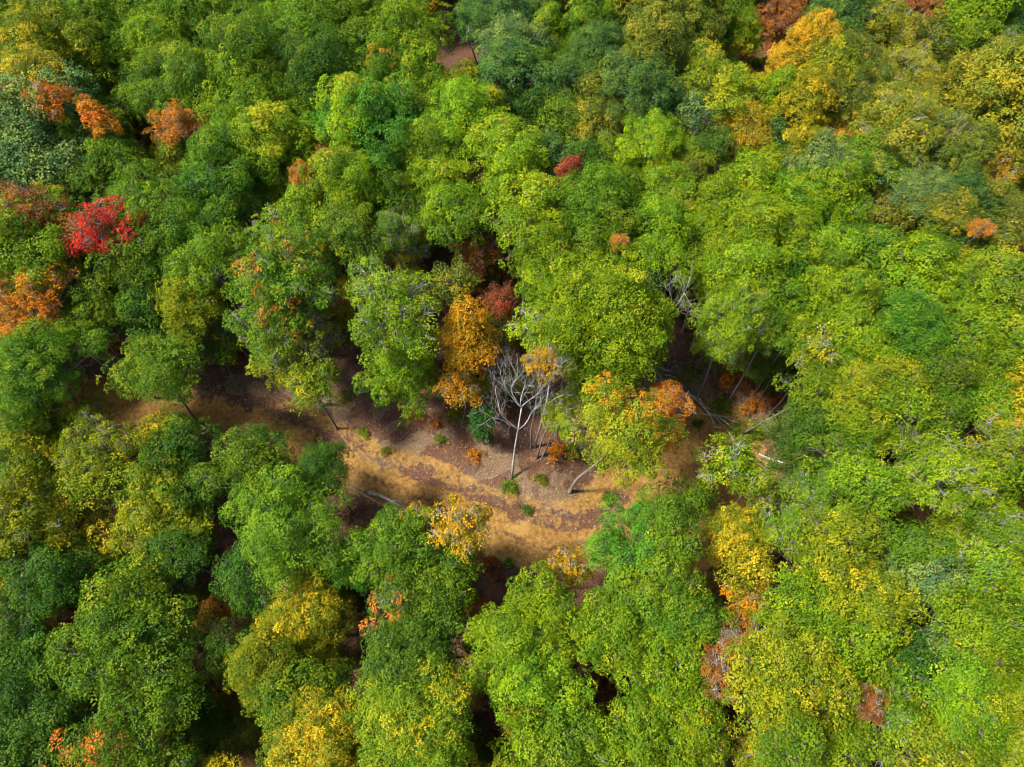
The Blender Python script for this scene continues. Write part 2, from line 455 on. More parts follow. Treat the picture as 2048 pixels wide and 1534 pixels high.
def trunk_proto(seed):
    rng = np.random.default_rng(seed)
    z = np.array([0, .015, .05, .12, .3, .5, .75, 1.0])
    r = np.array([1.75, 1.35, 1.1, 1.0, .9, .8, .68, .5])
    bx_, by_ = rng.normal(0, 1.1, 2), rng.normal(0, .6, 2)
    P = np.stack([bx_[0] * np.sin(math.pi * z) + by_[0] * np.sin(2 * math.pi * z), bx_[1] * np.sin(math.pi * z) + by_[1] * np.sin(2 * math.pi * z), z], 1)
    P[0, 2] = -.03
    # level rings: the trunk is stretched to its height later
    V = []; Fc = []; k = 9
    for i in range(8):
        for j in range(k):
            w = 2 * math.pi * j / k; q = r[i] * (1 + (.22 * math.sin(w * 4 + seed) if i < 2 else .05 * math.sin(w * 3 + i)))
            V.append((P[i, 0] + q * math.cos(w), P[i, 1] + q * math.sin(w), P[i, 2]))
    for i in range(7):
        for j in range(k):
            Fc.append((i * k + j, i * k + (j + 1) % k, (i + 1) * k + (j + 1) % k, (i + 1) * k + j))
    Fc.append(tuple(range(7 * k, 8 * k)))
    me = bpy.data.meshes.new('trunk'); me.from_pydata(V, [], Fc)
    me.polygons.foreach_set('use_smooth', np.ones(len(me.polygons), bool)); me.materials.append(M_BARK)
    return me
TRUNKS = [trunk_proto(s) for s in range(4)]

# ------------------------------------------------------------------ object helpers
def link(name, data, parent=None, **props):
    o = bpy.data.objects.new(name, data); COL.objects.link(o)
    if parent is not None: o.parent = parent
    for k, v in props.items(): o[k] = v
    return o

# ------------------------------------------------------------------ ground
def axis(lo, hi, a, b, fine, coarse_ratio=1.18):
    v = list(np.arange(a, b + fine / 2, fine)); s = fine; x = v[0]; L = []
    while x > lo: s = min(s * coarse_ratio, 30); x -= s; L.append(x)
    s = fine; x = v[-1]; Rr = []
    while x < hi: s = min(s * coarse_ratio, 30); x += s; Rr.append(x)
    return np.array(L[::-1] + v + Rr)
gx = axis(-600, 600, -56, 42, .25); gy = axis(-400, 900, 16, 56, .25)
GX, GY = np.meshgrid(gx, gy)
GZ = ground(GX, GY)
nx, ny = len(gx), len(gy)
me = bpy.data.meshes.new('ground')
co = np.stack([GX, GY, GZ], -1).reshape(-1, 3)
ii = np.arange(nx * ny).reshape(ny, nx)
quads = np.stack([ii[:-1, :-1], ii[:-1, 1:], ii[1:, 1:], ii[1:, :-1]], -1).reshape(-1, 4)
me.vertices.add(len(co)); me.loops.add(len(quads) * 4); me.polygons.add(len(quads))
me.vertices.foreach_set('co', co.astype(np.float32).ravel())
me.loops.foreach_set('vertex_index', quads.astype(np.int32).ravel())
me.polygons.foreach_set('loop_start', np.arange(len(quads), dtype=np.int32) * 4)
me.polygons.foreach_set('use_smooth', np.ones(len(quads), bool))
me.update(calc_edges=True)
rd, rs, ra = poly_dist(GX, GY, ROAD)
ld, ls, la = poly_dist(GX, GY, LITTER_BAND)
x_, y_ = GX.ravel(), GY.ravel()
nzz = fbm(x_, y_, 3.0, 9)
dirt = 1 - sstep(.2, 1.3, rd - road_w(ra) + (nzz - .5) * 2.2)
band = (1 - sstep(.1, 1.7, ld + (fbm(x_, y_, 1.1, 21) - .5) * 3.2)) * (.55 + .45 * sstep(.35, .6, fbm(x_, y_, 3.5, 61)))
dirt = dirt * (1 - .85 * band)
for R, wd in zip(RUTS, (.55, .42, .38)):
    q, _, _ = poly_dist(x_, y_, R)
    dirt = dirt * (1 - (.25 + .6 * fbm(x_, y_, 1.1, 51)) * np.exp(-(q / wd) ** 2))
kn = flat(1050, 965); kd = np.hypot(x_ - kn[0], y_ - kn[1])
pale = (1 - sstep(1.5, 5.5, np.abs(rd - road_w(ra) - .8))) * (rs > 0) * sstep(.42, .62, fbm(x_ * .6 + y_ * .5, y_ - x_ * .5, 2.4, 31)) * 1.0
pale = np.maximum(pale, (1 - sstep(1.0, 4.8, kd)) * (.15 + .75 * sstep(.38, .62, fbm(x_ * .8 + y_ * .4, (y_ - x_ * .5) * .5, 1.1, 71))))
pale = pale * (1 - .8 * band)
for k, v in (('dirt', dirt), ('pale', pale)):
    a = me.attributes.new(k, 'FLOAT', 'POINT'); a.data.foreach_set('value', v.astype(np.float32))
me.materials.append(M_SOIL)
link('ground', me, kind='structure')

# ------------------------------------------------------------------ colours of the trees (linear), with the colour they turn to
C_ = {  # code: (base, share turned, turned colour, word)
    'L': ((.130, .218, .006), .06, (.28, .27, .008), 'lime-green'),
    'y': ((.150, .195, .007), .10, (.34, .27, .008), 'yellow-green'),
    'G': ((.086, .160, .007), .08, (.20, .23, .009), 'mid-green'),
    'D': ((.046, .108, .008), .05, (.12, .16, .010), 'dark green'),  # on the lower-left trees this darker green has cloud shade put into it
    'T': ((.058, .165, .012), .10, (.18, .25, .012), 'fresh green'),
    'B': ((.120, .200, .058), .03, (.18, .21, .04), 'grey-green'),
    'E': ((.058, .128, .024), .06, (.11, .16, .02), 'blue-green'),
    'V': ((.112, .140, .013), .16, (.24, .19, .012), 'olive'),
    'Y': ((.185, .200, .008), .30, (.40, .29, .010), 'yellow'),
    'H': ((.150, .172, .013), .20, (.28, .23, .012), 'yellow-olive'),
    'K': ((.320, .230, .010), .30, (.43, .24, .010), 'golden-yellow'),
    'O': ((.340, .200, .008), .34, (.43, .19, .008), 'golden'),
    'A': ((.400, .160, .010), .30, (.40, .105, .010), 'orange'),
    'R': ((.280, .085, .014), .60, (.48, .022, .012), 'crimson'),
    'U': ((.210, .070, .018), .35, (.27, .11, .016), 'rust-brown'),
    'M': ((.190, .062, .024), .35, (.24, .045, .02), 'dull red'),
}
ST = {'o': 'oak', 'd': 'dome', 't': 'tall', 'p': 'open', 'q': 'domes'}
TREES = """
20 20 70 D o
103 45 60 G o
190 60 60 G o
95 115 82 y o
190 150 66 L o
22 105 58 L o
232 22 60 G o
325 30 70 G d
330 92 76 L o
345 160 72 G o
420 35 76 G d
520 48 66 L o
480 122 82 G o
610 70 82 G o
620 148 75 D o
690 20 56 G o
70 160 44 Y o k19
26 192 20 A p k20
98 196 27 A p k20 | orange tree just behind the big grey-green tree | the orange backing tree
197 238 22 A t k19
202 268 24 O p k15
75 295 108 B d | big pale grey-green tree with a billowy crown at the picture edge | the big grey-green tree
358 252 42 A p k16 | red-orange tree with a flat spiky top above a lime-green crown | the flat red-orange tree
365 312 62 y o
190 312 70 G o
240 365 76 G o
500 192 92 L o | broad lime-green tree with a long sunlit ridge of crown, upper part of picture | the long lime ridge-tree
575 218 62 L o
565 300 66 L t
372 208 60 G o
300 200 52 D o
660 215 56 G o
692 262 56 T o
460 330 72 G o
440 385 66 T p | fresh mint-green tree with feathery open crown among darker green ones | the mint-green tree
645 318 26 U p k15
680 362 62 L o
612 350 22 A p k16
330 452 98 G o
268 490 62 G o
580 472 88 L p
60 432 58 U p k17
202 460 52 R p k18 | crimson tree, the brightest red in the wood | the crimson tree
208 520 30 U t k12
65 490 76 L o
28 365 42 y o
75 385 36 y o
135 392 56 D o
640 402 62 L o
705 22 60 G o
790 36 72 L o
800 84 70 L o
730 92 58 G o
825 135 66 L o
775 162 82 G o a.16
912 172 42 y o
930 200 50 L o
838 8 30 O t k11
962 38 44 E d
1005 50 66 E o
1022 92 56 B o
1095 78 36 L t
1100 28 36 V t
1130 22 32 U p k12
1180 55 50 G t
1195 106 52 E d | rounded blue-green tree with deep teal foliage near the top edge | the teal tree
1280 40 70 V t
1300 112 56 V t
1160 132 50 G o
1025 146 62 E o
1080 176 66 G o
1140 170 60 E o
1195 196 66 V o
1270 176 56 E o
1312 226 56 E o
1120 240 72 G o
1055 222 56 D o
1190 246 56 V o
980 206 24 y t k15
920 246 76 L o
832 240 66 G o
755 265 82 T o
850 296 70 G o
702 222 60 L o
1005 296 66 L o
1040 332 62 L o
1105 312 38 E o
1138 342 22 M t k16 | narrow dull red tree like a flame, alone among green crowns | the narrow red tree
1172 320 42 D o
1220 326 56 L o
1296 300 70 L o
880 350 62 L o
902 428 68 L o | tall lime-green tree standing clear of its neighbours with a dark gap beside it | the tall lime tree
790 340 56 G o
780 402 60 G o
705 356 52 L o
1000 382 56 L o
1075 428 78 L o
1180 406 62 G d
1250 402 60 G d
1200 442 66 G o
1322 376 60 L o
1352 422 60 V o
785 470 48 G p
818 486 36 V p k12
700 462 60 G o
955 515 42 U p k7 | rust-brown shrubby tree glowing in a shaded gap between green crowns | the rust-brown gap tree
1040 466 60 L o
1105 506 76 L o
1190 490 56 L o
1238 485 16 A p k17
1310 476 82 L o
1395 25 52 V t
1475 30 46 G t
1476 82 38 L t
1555 50 44 U p
1608 112 46 K t | tall golden-orange tree among olive ones, the brightest near the top edge | the golden-orange tree
1690 46 62 E d | large round teal tree beside the golden-orange tree | the big teal tree
1770 80 52 H p
1856 86 62 V p
1840 14 42 U p
1945 50 58 L t
2002 20 52 D o
2028 70 42 E o
1400 70 46 G t
1400 146 46 y o
1455 190 56 y o
1550 190 32 L t
1670 140 72 V o
1650 182 60 y t
1692 202 56 V o
1605 216 42 Y t
1756 210 40 D d | compact dark green round tree among yellowing ones | the compact dark tree
1810 140 46 H p
1920 120 48 G t
2012 130 48 V p
1896 196 48 H t
1985 226 72 H t
1826 226 46 H o
1795 270 66 H p
1840 292 42 V o
1490 262 52 K o | golden-yellow tree with a puffy crown beside dark blue-green ones | the puffy golden tree
1385 226 40 B o
1535 302 62 E o
1598 280 24 Y d k16
1640 286 27 V o k15
1680 290 26 O p k13
1405 302 46 D o
1385 312 42 y o
1542 346 48 y o
1640 326 52 B o
1725 326 58 G o
1790 340 58 B o
1900 270 42 V p
1930 302 58 V o
1880 345 38 H p
1990 330 48 K p | golden-brown tree with thin foliage towards the edge of the picture | the golden-brown edge tree
2036 290 40 V o
1905 362 36 H o
1840 396 44 B d | small pale blue-green dome, smoother than the crowns around it | the pale blue-green dome
1925 402 48 E d
1500 376 72 L o
1655 376 66 L o
1590 412 82 L o
1675 422 60 L o
1430 416 62 L o
1380 356 44 V o
1780 426 52 V o
1896 426 42 H o
1985 416 58 V o
1855 470 56 V o
1925 470 34 E o
1960 460 18 A p k16
1990 490 34 H o
1520 476 86 L o
1400 490 72 L o
1645 490 54 L o
1715 482 44 D o
1760 502 48 G o
1846 520 54 L o
2036 446 44 V o
70 542 82 L p B192,712 | sprawling lime-green tree leaning over the road with its grey trunk in view | the leaning lime tree
195 590 56 G o
188 650 46 L o
68 605 62 A p k18 | vivid orange tree under the leaning lime-green one | the vivid orange tree
383 600 60 y d | lone rounded yellow-green tree ringed by dark gaps | the lone round tree
290 536 58 G o
300 602 48 D o
300 650 42 D o
432 532 62 G o
582 572 86 G p a.15
545 640 72 G p a.15
602 715 96 y p B643,811 | big open-crowned yellow-green tree at the road bank with pale limbs | the big open bank tree
622 765 46 y o k12
447 662 38 V p k7
440 702 32 G o k6
80 735 82 G o
20 772 60 G o
82 818 45 G o
322 745 78 G q k15 | tree of several ball-shaped domes standing over the dirt road | the ball-domed tree
172 840 40 y o
45 870 66 y o
110 905 60 y o
205 896 66 y p
300 880 46 Y o
362 868 40 G o
360 902 56 D o
310 962 62 y o
190 962 62 y o
50 952 72 G p
505 952 82 G o | wide tree with yellow-tipped green foliage overhanging the road from below | the wide roadside tree
528 890 50 D o
648 938 50 D d k13 | dense dark green dome jutting out over the dirt road | the dark roadside dome
562 1002 82 G o
400 976 52 D o
780 612 92 L p
800 740 86 L o B721,787 | big lime-green tree with a dark bare trunk foot on the leafy bank | the big bank tree
905 570 46 V o
938 680 54 O t k12 | tall golden-orange tree behind the bare dead tree | the golden tree
925 768 46 O p k8
1000 600 35 M o k11 | dull red tree in the gap behind the golden tree | the dull red gap tree
1005 665 38 V p k6
1100 546 66 L o
1085 592 56 L o
1190 540 56 L p
1075 660 46 L p
1215 655 112 L d | huge domed lime-green tree, the largest crown beyond the hairpin | the huge lime dome
1170 770 58 L o
1320 530 76 L o
1265 572 48 D o
1080 728 34 O p B1062,895 | thin golden-leaved tree with a pale trunk right behind the bare tree | the thin golden tree
1250 862 90 y o B1140,983 F a.26 | leaning yellow-green tree with a pale trunk rooted inside the road bend | the leaning bend tree
1335 805 46 A p k15 | bright orange tree between the bend and the brush pile | the bright orange tree
1125 832 42 L p B1085,912 k12
1400 546 66 L o
1500 546 66 L o
1570 536 52 T o
1655 542 56 G o
1742 556 38 D o
1830 546 66 L o
1915 532 60 y o
2000 562 58 y o
1930 606 62 L d
1810 602 56 L o
1690 592 60 L o
1560 602 56 L o
1462 635 66 L p B1392,801 | lime-green tree on a long bare leaning trunk above the brush pile | the long-trunked tree
1540 656 56 G o
1640 636 52 L o
1705 652 56 L o
1826 656 56 T d | bright mint-green dome among lime-green crowns on the slope | the mint-green dome
1930 682 52 L o
2016 692 56 L o
1742 692 46 L o
1500 722 36 G p k6
1555 735 34 G o k6
1425 690 34 L p k7
1632 706 46 y p B1536,832
1590 665 44 L o
1725 736 60 L o
1830 716 52 L o
1880 746 52 G o
1980 736 52 L o
1726 792 62 y o
1806 786 52 y o
1630 786 56 G o B1490,865
1880 790 48 G o
1985 786 56 L o
1620 846 62 D o
1706 862 66 L o
1810 822 48 L o
1880 842 56 G o
1985 832 56 L o
1830 906 66 L p
2000 886 56 y p a.16
1606 912 60 D o
1690 922 52 G o
1462 925 54 L p | thin yellow-green tree beside the upper leg of the dirt road | the thin roadside tree
1510 966 52 y p
1880 956 66 L p
1985 956 60 L o
1742 982 62 L o
1372 1000 46 G o
1640 986 56 G p
35 1052 72 y p
150 1052 72 Y o | yellowing tree with scattered orange tufts, dark gaps round it | the yellow-tufted tree
315 1046 72 y o
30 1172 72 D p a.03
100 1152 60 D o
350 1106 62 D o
272 1272 128 G o | very large pale green tree, the widest crown in the lower corner | the widest crown
582 1062 92 G o
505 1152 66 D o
612 1238 76 Y d | golden-yellow tree with cauliflower domes above shadowed gaps | the golden cauliflower tree
525 1330 56 y d k15
612 1410 76 G d
650 1492 86 Y d | golden tree cut by the bottom edge of the picture | the golden bottom tree
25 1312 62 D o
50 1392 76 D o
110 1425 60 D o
272 1502 92 G o a.16
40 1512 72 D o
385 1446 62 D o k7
490 1462 56 V o k6
650 1116 42 V p k6
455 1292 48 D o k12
836 1052 34 K p k13
926 1052 50 K p k16 | gold-topped tree at the lower edge of the dirt road | the gold-topped tree
790 1102 76 G o
725 1122 48 T d k13
890 1142 82 G o
800 1202 72 G p a.2
880 1212 56 G o
1142 1140 40 K p k9 | golden-orange small tree at the lower tip of the road bend | the small orange tree
1280 1092 92 T o | broad fresh-green tree overhanging the road bend from below | the broad bend tree
1322 1155 80 G o
1342 1052 66 G o
1100 1216 86 L o
1030 1290 88 L o
1062 1362 76 L o
1230 1272 76 L o
1322 1252 72 G o
1346 1322 72 L o
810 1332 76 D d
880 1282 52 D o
826 1450 92 y d | dense yellow-green dome beside a black gap at the bottom | the dense bottom dome
950 1252 32 A p k6
945 1350 32 K p k6
1045 1422 38 K o k13
1132 1482 72 G o
1050 1502 54 L o
1270 1482 76 L o
1342 1402 62 G o
1352 1482 60 L o
1215 1395 36 U p k4
1470 1070 52 Y d | bright yellow double-domed tree below the thin roadside tree | the bright yellow tree
1496 1132 46 Y d
1575 1062 62 L p
1660 1046 56 L o
1700 1082 62 y o
1675 1146 76 y o
1812 1096 62 G o
1840 1162 72 B o
1896 1076 48 y o
1945 1042 62 L p
2016 1082 54 L p
1950 1146 62 L p
2020 1162 56 L o
1720 1216 72 y o
1605 1232 82 L o
1495 1206 42 O p
1390 1252 76 G o
1490 1292 38 U p k13 | half-dead tree with bare grey limbs and tan leaves | the half-dead tree
1445 1342 40 U p k11
1690 1286 72 L o
1570 1342 82 y o
1725 1352 62 L o
1605 1412 86 y o
1400 1402 62 L o
1385 1472 66 y o
1910 1232 66 L o
2000 1252 58 L o
1810 1336 56 D o k12
1895 1306 46 B d k11
1980 1322 60 L o
1915 1372 60 L o
2002 1392 56 L o
1930 1432 66 L o
1776 1436 72 L p
1740 1410 24 U p k16
1846 1466 52 y o
1570 1506 62 G o
1690 1502 60 L o
1880 1516 54 y o
2000 1492 62 L p
"""

# ------------------------------------------------------------------ the trees
rows = []
for line in TREES.strip().splitlines():
    f = line.split('|')
    t = f[0].split()
    r = dict(x=float(t[0]), y=float(t[1]), r=float(t[2]), c=t[3], s=ST[t[4]], label=None, short=None)
    for o in t[5:]:
        if o[0] == 'k': r['k'] = float(o[1:])
        elif o[0] == 'a': r['a'] = float(o[1:])
        elif o[0] == 'F': r['F'] = 1
        elif o[0] == 'B': r['B'] = tuple(float(v) for v in o[1:].split(','))
    if len(f) > 1: r['label'] = f[1].strip(); r['short'] = f[2].strip()
    rows.append(r)
SHAPE = {'oak': 'rounded', 'dome': 'domed', 'tall': 'narrow', 'open': 'thin-leaved', 'domes': 'domed'}
def size_word(r):
    return 'small' if r['r'] < 33 else 'broad' if r['r'] >= 84 else ''
def describe(r):
    w = [size_word(r), SHAPE[r['s']], C_[r['c']][3], 'tree']
    return ' '.join(v for v in w if v)
def direction(dx, dy):
    a = (math.degrees(math.atan2(-dy, dx)) + 360) % 360
    return ['to the right of', 'up and right of', 'above', 'up and left of', 'to the left of', 'down and left of', 'below', 'down and right of'][int((a + 22.5) // 45) % 8]
marks = [r for r in rows if r['short']]
keyed = {}
for r in rows:
    if r['label']: continue
    m = min(marks, key=lambda q: math.hypot(q['x'] - r['x'], q['y'] - r['y']))
    key = (describe(r), direction(r['x'] - m['x'], r['y'] - m['y']), m['short'])
    keyed.setdefault(key, []).append((math.hypot(m['x'] - r['x'], m['y'] - r['y']), r))
ORD = ['first', 'second', 'third', 'fourth', 'fifth', 'sixth', 'seventh', 'eighth']
for (d_, w_, s_), L in keyed.items():
    L.sort(key=lambda q: q[0])
    for i, (_, r) in enumerate(L):
        r['label'] = f'{d_} {w_} {s_}' if len(L) == 1 else f'{d_}, {ORD[i]} one {w_} {s_}'

NAMES = {'oak': 'broadleaf_tree', 'dome': 'domed_tree', 'tall': 'narrow_tree', 'open': 'open_crowned_tree', 'domes': 'domed_tree'}
TREE_XY = []
def place_tree(r, rng):
    c0 = hit(r['x'], r['y'], 13.0)
    depth = np.linalg.norm(c0 - np.array([0, 0, CAM_Z]))
    R = r['r'] / F_PX * depth * 1.0
    cand = [p for p in PROTOS if p['style'] == r['s']]
    cand.sort(key=lambda p: abs(math.log(p['R'] / R)) + rng.random() * .28)
    P = cand[0]
    s = R / P['R'] * (.86 if r['s'] == 'domes' else 1)
    hgt = r.get('k', 11.5 + .55 * R + rng.normal(0, 1.3))
    if 'B' in r:
        b = hit(*r['B'], 0.0)
        d = ray(r['x'], r['y']); o = np.array([0, 0, CAM_Z])
        # the point of the crown's ray nearest to the plumb line above the trunk's foot
        a2 = d[:2] @ d[:2]; t = (d[:2] @ (b[:2] - o[:2])) / a2
        c = o + d * t
        if c[2] - b[2] > 17: c = o + d * ((b[2] + 17 - CAM_Z) / d[2])
        if c[2] - b[2] < 9: c = o + d * ((b[2] + 9 - CAM_Z) / d[2])
    else:
        c = hit(r['x'], r['y'], hgt)
        lean = rng.normal(0, .35, 2)
        b = np.array([c[0] + lean[0], c[1] + lean[1], 0.0]); b[2] = gz(b[0], b[1])
    v = Vector(c - b); L = v.length
    root = bpy.data.objects.new(NAMES[r['s']], None); COL.objects.link(root)
    root.empty_display_size = .5
    root.location = b
    root.rotation_mode = 'QUATERNION'
    root.rotation_quaternion = Vector((0, 0, 1)).rotation_difference(v)
    root['label'] = r['label']; root['category'] = 'tree'
    root['group'] = 'trees of the autumn forest'
    sz = s * rng.uniform(.92, 1.12)
    rot = rng.random() * 6.283
    base, share, turned, _ = C_[r['c']]
    j = np.exp(rng.normal(0, .10)); hue = rng.normal(0, .06)
    col = (base[0] * j * (1 + hue), base[1] * j, base[2] * j * (1 - hue))
    cr = link('crown', P['crown'], root)
    cr.location = (0, 0, L); cr.rotation_euler = (rng.normal(0, .10), rng.normal(0, .10), rot); cr.scale = (s * rng.uniform(.94, 1.06), s * rng.uniform(.94, 1.06), sz)
    cr.color = (*col, r.get('a', share * rng.uniform(.5, 1.3)))
    cr['turned_colour'] = turned if 'a' not in r or r['c'] not in 'GLy' else (.42, .13, .015)
    dv = rng.normal(0, .22, 3); dv[2] = abs(dv[2]) + (.26 if r['c'] == 'Y' else .1)
    if 'F' in r:
        cr.rotation_euler = (0, 0, 0); dv = np.array([.75, .55, .35]); cr['turned_colour'] = (.42, .17, .010)
    cr['turned_side'] = tuple(float(q) for q in dv)
    lb = link('limb_frame', P['limbs'], root)
    lb.location = cr.location; lb.rotation_euler = cr.rotation_euler; lb.scale = cr.scale
    tl = L - P['hh'] * sz * .96
    tr = link('trunk', TRUNKS[int(rng.integers(0, 4))], root)
    rb = .045 + .026 * R
    tr.scale = (rb * 1.15, rb * 1.15, max(tl, .6)); tr.rotation_euler = (0, 0, rot)
    TREE_XY.append((float(c[0]), float(c[1]), float(c[2]), R))
rng_t = np.random.default_rng(21)
for r in rows: place_tree(r, rng_t)

# ------------------------------------------------------------------ bare and dead trees
def grow(rng, p, d, L, r, depth, out, spread=.55, kids=(2, 3), up=.25):
    d = unit(np.asarray(d, float)); n = 5
    P = [np.asarray(p, float)]
    for i in range(n - 1):
        d = unit(d + rng.normal(0, .13, 3) + np.array([0, 0, up * .12]))
        P.append(P[-1] + d * L / (n - 1))
    r1 = r * (.62 if depth else .3)
    out.append((np.array(P), np.linspace(r, r1, n)))
    if depth == 0: return
    for k in range(rng.integers(kids[0], kids[1] + 1)):
        q = P[-1] if k < 2 else P[rng.integers(2, n - 1)]
        nd = unit(d + rng.normal(0, spread, 3) + np.array([0, 0, up]))
        grow(rng, q, nd, L * rng.uniform(.6, .82), r1 * (.92 if k == 0 else .72), depth - 1, out, spread, kids, up)
def bare_tree(name, label, base_px, joints_px, heights, tips, r0, seed, mat, group=None, depth=3, tipL=3.0):
    """trunk through photo pixels at given heights; main branches from trunk heights towards pixel tips"""
    rng = np.random.default_rng(seed)
    b = hit(*base_px, 0.0)
    J = [b - np.array([0, 0, .3])]
    for (x, y), h in zip(joints_px, heights):
        d = ray(x, y); J.append(np.array([0, 0, CAM_Z]) + d * ((b[2] + h - CAM_Z) / d[2]))
    J = np.array(J) - b
    root = link(name, None); root.location = b
    root['label'] = label; root['category'] = 'tree'
    if group: root['group'] = group
    n = len(J)
    link('trunk', mesh_tubes('trunk', [(J, np.linspace(r0, r0 * .42, n))], mat, 8), root)
    for (jt, x, y, h) in tips:
        d = ray(x, y); e = np.array([0, 0, CAM_Z]) + d * ((b[2] + h - CAM_Z) / d[2]) - b
        lines = [(bend_line(J[jt], e, rng, 6, .06), np.linspace(r0 * .42, r0 * .2, 6))]
        A = lines[0][0]
        for k in range(8):
            q = A[[5, 5, 5, 4, 4, 3, 3, 2][k]]
            nd = unit((e - J[jt])) + rng.normal(0, .5, 3) + np.array([0, 0, .3])
            grow(rng, q, nd, tipL * rng.uniform(.55, .85), r0 * (.17 if k < 3 else .12), depth - 1, lines, .45, (2, 4), .45)
        link('branch', mesh_tubes('branch', lines, mat, 5), root)
    return root
bare_tree('dead_tree', 'bare dead tree with pale forking branches standing on the knoll inside the road bend', (1024, 958),
          [(1026, 930), (1030, 895), (1036, 860), (1043, 815)], [2.5, 6, 9.5, 13.5],
          [(3, 995, 800, 14.0), (4, 1010, 775, 16.5), (4, 1050, 770, 17.0), (4, 1078, 785, 16.5), (3, 1078, 812, 14.5), (3, 985, 835, 12.5), (4, 1035, 755, 18)], .14, 5, M_PALE, depth=4, tipL=2.1)
bare_tree('bare_topped_tree', 'slim pale tree with bare upper limbs standing among the golden leaves', (1068, 895),
          [(1078, 860), (1092, 810), (1098, 770)], [4, 9.5, 13],
          [(3, 1112, 742, 16), (3, 1085, 740, 16), (3, 1100, 730, 17), (2, 1125, 790, 12.5)], .16, 15, M_PALE, depth=3, tipL=2.0)
bare_tree('leaning_pole_tree', 'thin grey pole tree leaning beside the bare dead tree', (1074, 918), [(1082, 885), (1096, 850), (1104, 820)], [3, 7, 10],
          [(3, 1112, 800, 11.5)], .11, 31, M_BARK, depth=1, tipL=1.2)
bare_tree('leafless_limb_tree', 'leafless grey limbs forking up through a gap right of the huge lime dome', (1330, 665),
          [(1333, 645), (1338, 625)], [7, 10.5],
          [(2, 1312, 590, 14), (2, 1338, 580, 15), (2, 1368, 585, 14.5), (1, 1365, 620, 12)], .15, 41, M_PALE, depth=3, tipL=2.2)
bare_tree('dead_snag', 'thin curved white dead snag over the bare brown gap at the top', (962, 148), [(952, 120), (945, 100), (932, 78)], [5, 9, 12],
          [(3, 938, 62, 14), (2, 955, 72, 12)], .14, 51, M_PALE, depth=1, tipL=1.5)
bare_tree('dead_crown_tree', 'dead grey crown of crooked bare limbs above the orange-brown foliage', (1470, 1330), [(1470, 1310), (1474, 1296)], [6, 11],
          [(2, 1462, 1270, 14), (2, 1500, 1265, 14), (2, 1520, 1318, 14), (2, 1455, 1312, 13.5), (2, 1490, 1325, 14)], .16, 61, M_PALE, depth=3, tipL=1.6)

# ------------------------------------------------------------------ small shrubs, saplings and weeds
def leaf_object(name, P, N, per, size, parent, col, rng, share=.2, turned=(.3, .2, .01), sp=1.0):
    Q, tf, lf = leaves_at(P, N, rng, per, size, sp)
    o = link(name, mesh_quads(name, Q, {'tuft': tf, 'leaf': lf}, M_LEAF), parent)
    o.color = (*col, share); o['turned_colour'] = turned; o['turned_side'] = (0., 0., .2)
    return o
def shrub(px, py, R, code, label, seed, name='shrub', tall=.9):
    rng = np.random.default_rng(seed); b = hit(px, py, 0)
    root = link(name, None, label=label, category='shrub'); root.location = b
    n = int(38 * R * R) + 14
    u = unit(rng.normal(size=(n, 3))); u[:, 2] = np.abs(u[:, 2])
    lob = (1 + .45 * np.sin(3 * np.arctan2(u[:, 1], u[:, 0]) + seed) + .3 * np.sin(5 * np.arctan2(u[:, 1], u[:, 0]) + 2 * seed))[:, None]
    P = u * R * lob * rng.uniform(.35, 1.1, (n, 1)) * np.array([1, 1, tall]) + np.array([0, 0, .2])
    leaf_object('foliage', P, unit(u + np.array([0, 0, .5])), 13, .17, root, C_[code][0], rng, .25, C_[code][2])
    lines = [(bend_line([0, 0, -.1], P[i] * .9, rng, 4, .1), np.linspace(.03, .008, 4)) for i in rng.integers(0, n, 9)]
    link('stem', mesh_tubes('stem', lines, M_BARK, 4), root)
    return root
shrub(950, 912, 1.0, 'A', 'small bright orange shrub alone on the bank above the dirt road', 1)
shrub(1112, 905, 1.35, 'A', 'orange shrub at the foot of the leaning pole tree', 2)
shrub(912, 832, 1.0, 'Y', 'small yellow shrub at the foot of the golden tree', 3)
shrub(1006, 828, 1.1, 'R', 'dark red shrub showing through the bare dead tree', 4)
shrub(1022, 975, 1.15, 'G', 'green shrub at the foot of the bare dead tree', 5, tall=.5)
shrub(1140, 905, 1.2, 'G', 'green shrub between the orange shrub and the leaning bend tree', 6)
shrub(1490, 770, 1.9, 'U', 'rust-red shrub in the shade beyond the brush pile', 7)
shrub(1455, 760, 1.5, 'A', 'orange shrub beside the long bare leaning trunk', 8)
shrub(1440, 815, 1.4, 'G', 'green shrub in the shade behind the brush pile', 9)
shrub(1505, 815, 1.3, 'A', 'red-orange shrub between two leaning trunks beyond the brush pile', 10)
shrub(1470, 862, 1.0, 'G', 'small green shrub at the end of the brush pile', 11)
shrub(530, 705, 1.6, 'U', 'rust shrub in the shade under the big open bank tree', 12)
shrub(478, 705, 1.7, 'U', 'rust-brown shrub on the litter beside the ball-domed tree', 13)
shrub(455, 720, 1.1, 'y', 'low yellow-green shrub on the bank beside the ball-domed tree', 14, tall=.5)
shrub(830, 835, 1.2, 'M', 'dull red shrub on the leaf litter under the big bank tree', 15)
shrub(870, 850, .9, 'U', 'rust shrub on the leaf litter below the golden tree', 16)
shrub(950, 1110, 1.1, 'U', 'brown shrub at the lower edge of the dirt road', 17)
shrub(985, 1128, 1.3, 'U', 'broad brown shrub beside the dirt road above the small orange tree', 18)
shrub(1052, 1022, .55, 'D', 'small dark green weed clump in the middle of the dirt road', 19)
shrub(1215, 995, .7, 'D', 'dark green weed clump at the bend beside the wheel rut', 20)
shrub(905, 1000, .35, 'G', 'tiny green weed on the ochre dirt above the gold-topped tree', 21)
